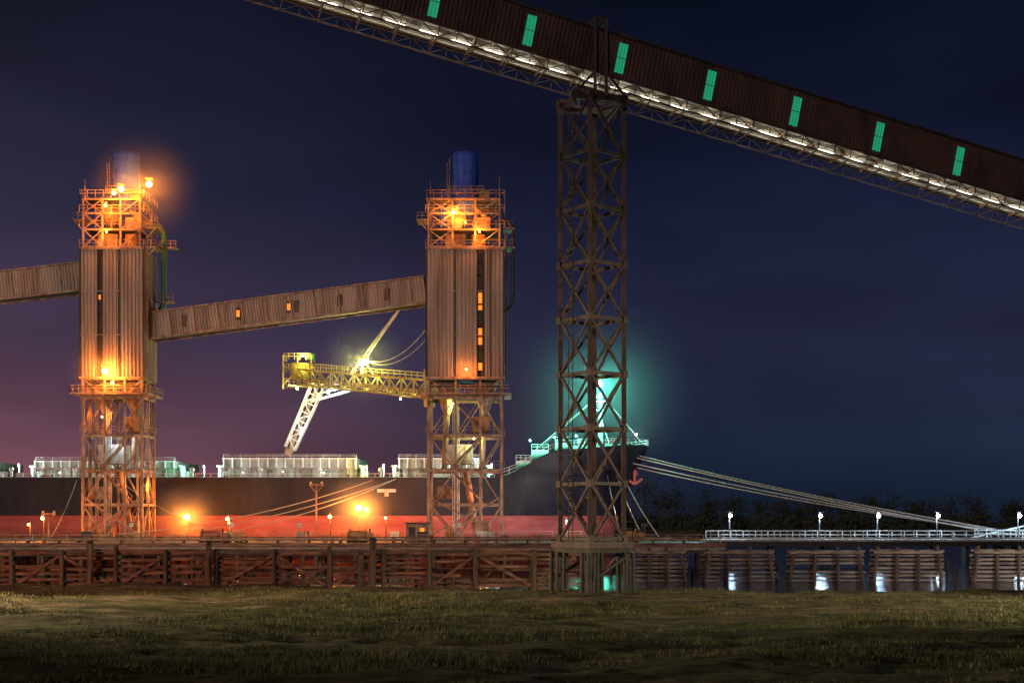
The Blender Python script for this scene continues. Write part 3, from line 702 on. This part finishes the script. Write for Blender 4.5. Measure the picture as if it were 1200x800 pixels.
for x,c,P,zz in((-92,WH,2200,15.4),(-86.5,WH,2500,15.5),(-57.5,GR,1800,15),(-54,WH,2600,15.2),(-25.5,YE,2600,15.2),(-22.5,WH,2200,15.4),(-3.6,WH,2600,15.6),(-120,WH,1500,15.5)):
    mbp=MB(); mbp.cyl((x,YC-11.3,12.4),(x,YC-11.3,zz+.4),.07,.05,6,'white'); mbp.obj('deck_lamp_post',sh)
    lamp(sh,(x,YC-11.7,zz),c,P,.22,'deck')
for x,dy,z in((-72,-12,14.5),(-40,-12.6,14.4),(-12,-12,14.6),(-33,-12,14.2),(-66,-12.6,14.2),(-79,-12.6,14.2),(-47,-12.6,14.2)):
    lamp(sh,(x,YC+dy,z),WH,500,.14,'deck')
for x,y,z,c,P in((3.2,-9.5,20,GR,2200),(7.5,-8.5,20.6,GR,2500),(11.5,-6,21,GR,2800),(20.5,-2,21.2,GR,2000),(16.0,-3.2,30.4,GR,30000),(15.0,-3,24.6,GR,3500),(22.5,-3.4,21.4,WH,1500)):
    lamp(sh,(x,YC+y,z),c,P,.7 if P>9000 else .24,'forecastle')

# ---------------------------------------------------------------- ship loader
sl=empty('ship_loader'); a=Vector((-12.8,229,26.9)); b_=Vector((-36.6,250,31.0)); d=(b_-a).normalized(); sd=Vector((-d.y,d.x,0)).normalized(); Lb=(b_-a).length; up=Vector((0,0,1))
mb=MB(); bw=1.5;bh=2.9
for s_ in(-1,1):
    for z in(-.5,.5): mb.beam(a+sd*bw*s_+up*bh*z,b_+sd*bw*s_+up*bh*z*.9,.3,.34,'yellow')
    n=11
    for k in range(n):
        p=a+d*Lb*k/n;q=a+d*Lb*(k+1)/n
        mb.beam(p+sd*bw*s_-up*bh/2,p+sd*bw*s_+up*bh/2,.18,.18,'yellow')
        mb.beam(p+sd*bw*s_+up*bh/2*(1 if k%2 else -1),q+sd*bw*s_-up*bh/2*(1 if k%2 else -1),.18,.18,'yellow')
        if s_>0: mb.beam(p-sd*bw-up*bh/2,p+sd*bw-up*bh/2,.14,.14,'yellow')
mb.beam(a-up*.4,b_-up*.4,1.3,.7,'steel')
for off in(-1,1):
    mb.rail([a+sd*off*2.1+up*1.5,b_+sd*off*2.1+up*1.4],1.1,1.4,.08,'yellow'); mb.rail([a+sd*off*2.3-up*1.5,b_+sd*off*2.3-up*1.4],1.1,1.4,.08,'yellow')
mb.beam(a+sd*2.1-up*1.55,b_+sd*2.1-up*1.5,.8,.08,'steel')
mb.obj('boom',sl)
mb=MB()
hz=b_+d*1.2
mb.box(hz+up*1.0,(3.0,2.8,2.6),'yellow',.3); mb.box(hz+up*-1.7,(4.6,4.2,.2),'steel',.3)
for zz in(-1.6,.9,2.8):
    q=hz+up*zz; mb.rail([q+Vector((-2.5,-2.2,0)),q+Vector((2.4,-2.2,0)),q+Vector((2.4,2,0))],1.1,1,.09,'yellow'); mb.rail([q+Vector((-2.5,-2.2,0)),q+Vector((-2.5,2,0))],1.1,1,.09,'yellow')
for xx in(-2.5,0,2.4): mb.beam(hz+Vector((xx,-2.2,-2.4)),hz+Vector((xx,-2.2,3.6)),.2,.2,'yellow')
mb.beam(hz+Vector((-2.5,-2.25,-1.6)),hz+Vector((0,-2.25,.9)),.14,.14,'yellow');mb.beam(hz+Vector((2.4,-2.25,-1.6)),hz+Vector((0,-2.25,.9)),.14,.14,'yellow')
mb.box(hz+Vector((2,-.5,3.4)),(1.6,1.6,1.1),'green')
mb.obj('head_house',sl)
mb=MB(); st_=Vector((-34.2,250.5,29.5)); se=Vector((-39.3,252,18.6)); dd=(se-st_).normalized(); pr=Vector((dd.z,0,-dd.x)).normalized()
c4=[(x,y) for x in(-1.1,1.1) for y in(-.9,.9)]
for x,y in c4: mb.beam(st_+pr*x+Vector((0,y,0)),se+pr*x*.8+Vector((0,y,0)),.24,.24,'white')
LL=(se-st_).length
for k in range(7):
    p=st_+dd*LL*k/7;q=st_+dd*LL*(k+1)/7; w1_=1.1-.22*k/7
    for y in(-.9,.9):
        mb.beam(p-pr*w1_+Vector((0,y,0)),p+pr*w1_+Vector((0,y,0)),.16,.16,'white'); s_=1 if k%2 else -1
        mb.beam(p-pr*w1_*s_+Vector((0,y,0)),q+pr*w1_*s_+Vector((0,y,0)),.15,.15,'white')
mb.cyl(st_,se,.34,.34,12,'steel'); mb.cyl(se,se+dd*1.2,.9,.7,12,'steel')
mb.beam(st_+dd*3,a.lerp(b_,.62)-up*1.5,.4,.4,'white'); mb.beam(st_+dd*1.5+Vector((0,.8,0)),a.lerp(b_,.72)-up*1.5,.3,.3,'white')
mb.obj('loading_spout',sl)
mb=MB(); ap=a.lerp(b_,.52)
pk_=ap+up*4.0
for s_ in(-1,1): mb.beam(ap+sd*bw*s_+up*1.3-d*1.4,pk_,.26,.26,'yellow'); mb.beam(ap+sd*bw*s_+up*1.3+d*1.4,pk_,.26,.26,'yellow')
mb.box(pk_,(1.5,1.5,.9),'yellow',.4)
for s_ in(-.45,.45): mb.beam(pk_+sd*s_,Vector((-15.2,227+s_,43.3)),.16,.26,'white')
def sag(p,q,s_,n=14): return [Vector(p).lerp(Vector(q),i/n)-Vector((0,0,s_*4*(i/n)*(1-i/n))) for i in range(n+1)]
mb.path(sag(pk_,(-13,229,36),2.6),.06,5,'rope'); mb.path(sag(pk_,(-13,230,38),2.6),.06,5,'rope')
mb.beam((-13.3,229,24.2),(-13.3,229,30),1.6,3.4,'yellow')
mb.obj('mast_and_stays',sl)
q=pk_+Vector((0,-1.5,-.9)); lamp(sl,q,YE,9000,.7,'boom'); q=a.lerp(b_,.78)+Vector((0,-2.8,-2.4)); lamp(sl,q,WH,5000,.35,'boom')
q=hz+Vector((0,-3,-2.3)); lamp(sl,q,(YE),2600,.25,'boom'); q=a.lerp(b_,.22)+Vector((0,-3.4,-2.3)); lamp(sl,q,YE,2600,.22,'boom')
lamp(sl,hz+Vector((1,-2.8,3.4)),YE,1200,.2,'boom'); lamp(sl,Vector((-36.6,248.5,22)),WH,900,.14,'spout')

# ---------------------------------------------------------------- mooring ropes
def rope(p,q,s_,r=.09): 
    mb=MB(); mb.path(sag(p,q,s_,22),r,5,'rope'); mb.obj('mooring_rope')
for k,(dx,dz,sg) in enumerate(((0,0,.4),(-.6,-1.0,.5),(.3,-1.7,.7),(.6,.4,.6))):
    x=22.6+dx; z=17.2+dz; rope((x,YC-hb(x,z)-.05,z),(66+.9*k,200,4.5),sg,.11)
rope((19.5,YC-hb(19.5,12.5),15),(20.0,193.5,3.6),.6); rope((18.6,YC-hb(18.6,12.5),14.7),(17.5,190,3.6),.6,.08); rope((17,YC-6,14.5),(15,195,3.6),.5,.07)
for p,q,s_ in(((-20,245,13),(-50,205,3.6),1),((-20,245,13),(-45,206,3.6),1.2),((-68,245,13),(-40,206,3.6),1.3),((-24,245,12.8),(-60,204,3.6),1.6),((-75,245,12.8),(-66,204,3.6),.6)): rope(p,q,s_,.07)

# ---------------------------------------------------------------- flood lamps and poles added to brighten grass, silos, timber and hull
def added_flood(x,y,h,target,col,P,spot):
    e=empty('added_flood_lamp'); mb=MB(); mb.cyl((x,y,-.5),(x,y,h),.18,.1,10,'dark'); mb.box((x,y,h+.2),(.9,.5,.5),'dark'); mb.obj('pole',e)
    light('flood_light',(x,y+.3,h+.9),col,P,.35,e,spot,target)
added_flood(-60,100,8,(0,92,0),(1,0.78,0.42),130000,75)
added_flood(-75,60,26,(-35,222,38),(1,0.68,0.5),225000,48)
added_flood(-66,84,9,(-28,131,1),(1,0.38,0.18),48000,75)
added_flood(58,84,7,(15,98,0),(1,0.84,0.5),75000,80)
added_flood(75,120,9,(38,150,1),(1,0.85,0.75),36000,70)
added_flood(20,214,5,(2,245,8),(1,0.85,0.85),34000,110)  # pinkish flood added on the dock to light the bow hull
d=bpy.data.lights.new('fill_sun','SUN'); d.energy=0.42; d.angle=math.radians(6); d.color=(1,0.80,0.68)  # dim directional lamp added as warm fill over the night scene
o=bpy.data.objects.new('fill_sun',d); S.collection.objects.link(o); o.rotation_euler=Vector((0.35,0.85,-0.2)).to_track_quat('-Z','Y').to_euler()

# ---------------------------------------------------------------- sky
w=bpy.data.worlds.new('World'); S.world=w; w.use_nodes=True; n=w.node_tree.nodes; l=w.node_tree.links; bg=n['Background']
tc=n.new('ShaderNodeTexCoord'); sp=n.new('ShaderNodeSeparateXYZ'); l.new(tc.outputs['Generated'],sp.inputs[0])
def wr(stops):
    r=n.new('ShaderNodeValToRGB'); e=r.color_ramp.elements; e[0].position=stops[0][0];e[0].color=stops[0][1];e[1].position=stops[-1][0];e[1].color=stops[-1][1]
    for p,c in stops[1:-1]: x=e.new(p); x.color=c
    l.new(sp.outputs['Z'],r.inputs[0]); return r
ra_=wr([(0,L(148,92,98)),(0.05,L(116,76,90)),(.12,L(70,54,74)),(.21,L(40,37,56)),(.35,L(18,21,36)),(1,L(5,7,14))])
rb_=wr([(0,L(17,28,44)),(0.05,L(27,36,56)),(.12,L(33,36,60)),(.22,L(22,27,50)),(.35,L(9,14,29)),(1,L(3,5,12))])
mr=n.new('ShaderNodeMapRange'); mr.interpolation_type='SMOOTHSTEP'; mr.inputs['From Min'].default_value=-.44; mr.inputs['From Max'].default_value=.14
l.new(sp.outputs['X'],mr.inputs['Value'])
mx=n.new('ShaderNodeMixRGB'); l.new(mr.outputs[0],mx.inputs[0]); l.new(ra_.outputs[0],mx.inputs[1]); l.new(rb_.outputs[0],mx.inputs[2])
mp=n.new('ShaderNodeMapping'); mp.inputs['Scale'].default_value=(2.2,2.2,7); mp.inputs['Rotation'].default_value=(0,.25,0); l.new(tc.outputs['Generated'],mp.inputs[0])
no=n.new('ShaderNodeTexNoise'); no.inputs['Scale'].default_value=1.6; no.inputs['Detail'].default_value=4; no.inputs['Roughness'].default_value=.45; l.new(mp.outputs[0],no.inputs['Vector'])
cr_=n.new('ShaderNodeMapRange'); cr_.inputs['From Min'].default_value=.3; cr_.inputs['From Max'].default_value=.7; cr_.inputs['To Min'].default_value=.7; cr_.inputs['To Max'].default_value=1.35; l.new(no.outputs['Fac'],cr_.inputs['Value'])
vm=n.new('ShaderNodeVectorMath'); vm.operation='SCALE'; l.new(mx.outputs[0],vm.inputs[0]); l.new(cr_.outputs[0],vm.inputs['Scale'])
l.new(vm.outputs[0],bg.inputs['Color']); bg.inputs['Strength'].default_value=1.0

# halo balls added around the strongest lamps for glow and bloom
halo_mist((16,257,29.5),21,.010)
halo_mist((-56.5,219,57.3),10,.028)
halo_mist((-62,217.3,28.5),7,.03)
halo_mist((-52.8,230,6.5),7,.07); halo_mist((-24.6,230,8),7.5,.07)
halo_mist((-24.5,237,32.5),9,.024); halo_mist((-8.5,218,53),6,.02)

# ---------------------------------------------------------------- camera
c=bpy.data.cameras.new('camera'); c.lens=50; c.sensor_width=36; c.shift_y=210/1200; c.clip_end=6000; c.clip_start=.5
o=bpy.data.objects.new('camera',c); S.collection.objects.link(o); o.location=(0,0,5.8); o.rotation_euler=(math.pi/2,0,0); S.camera=o
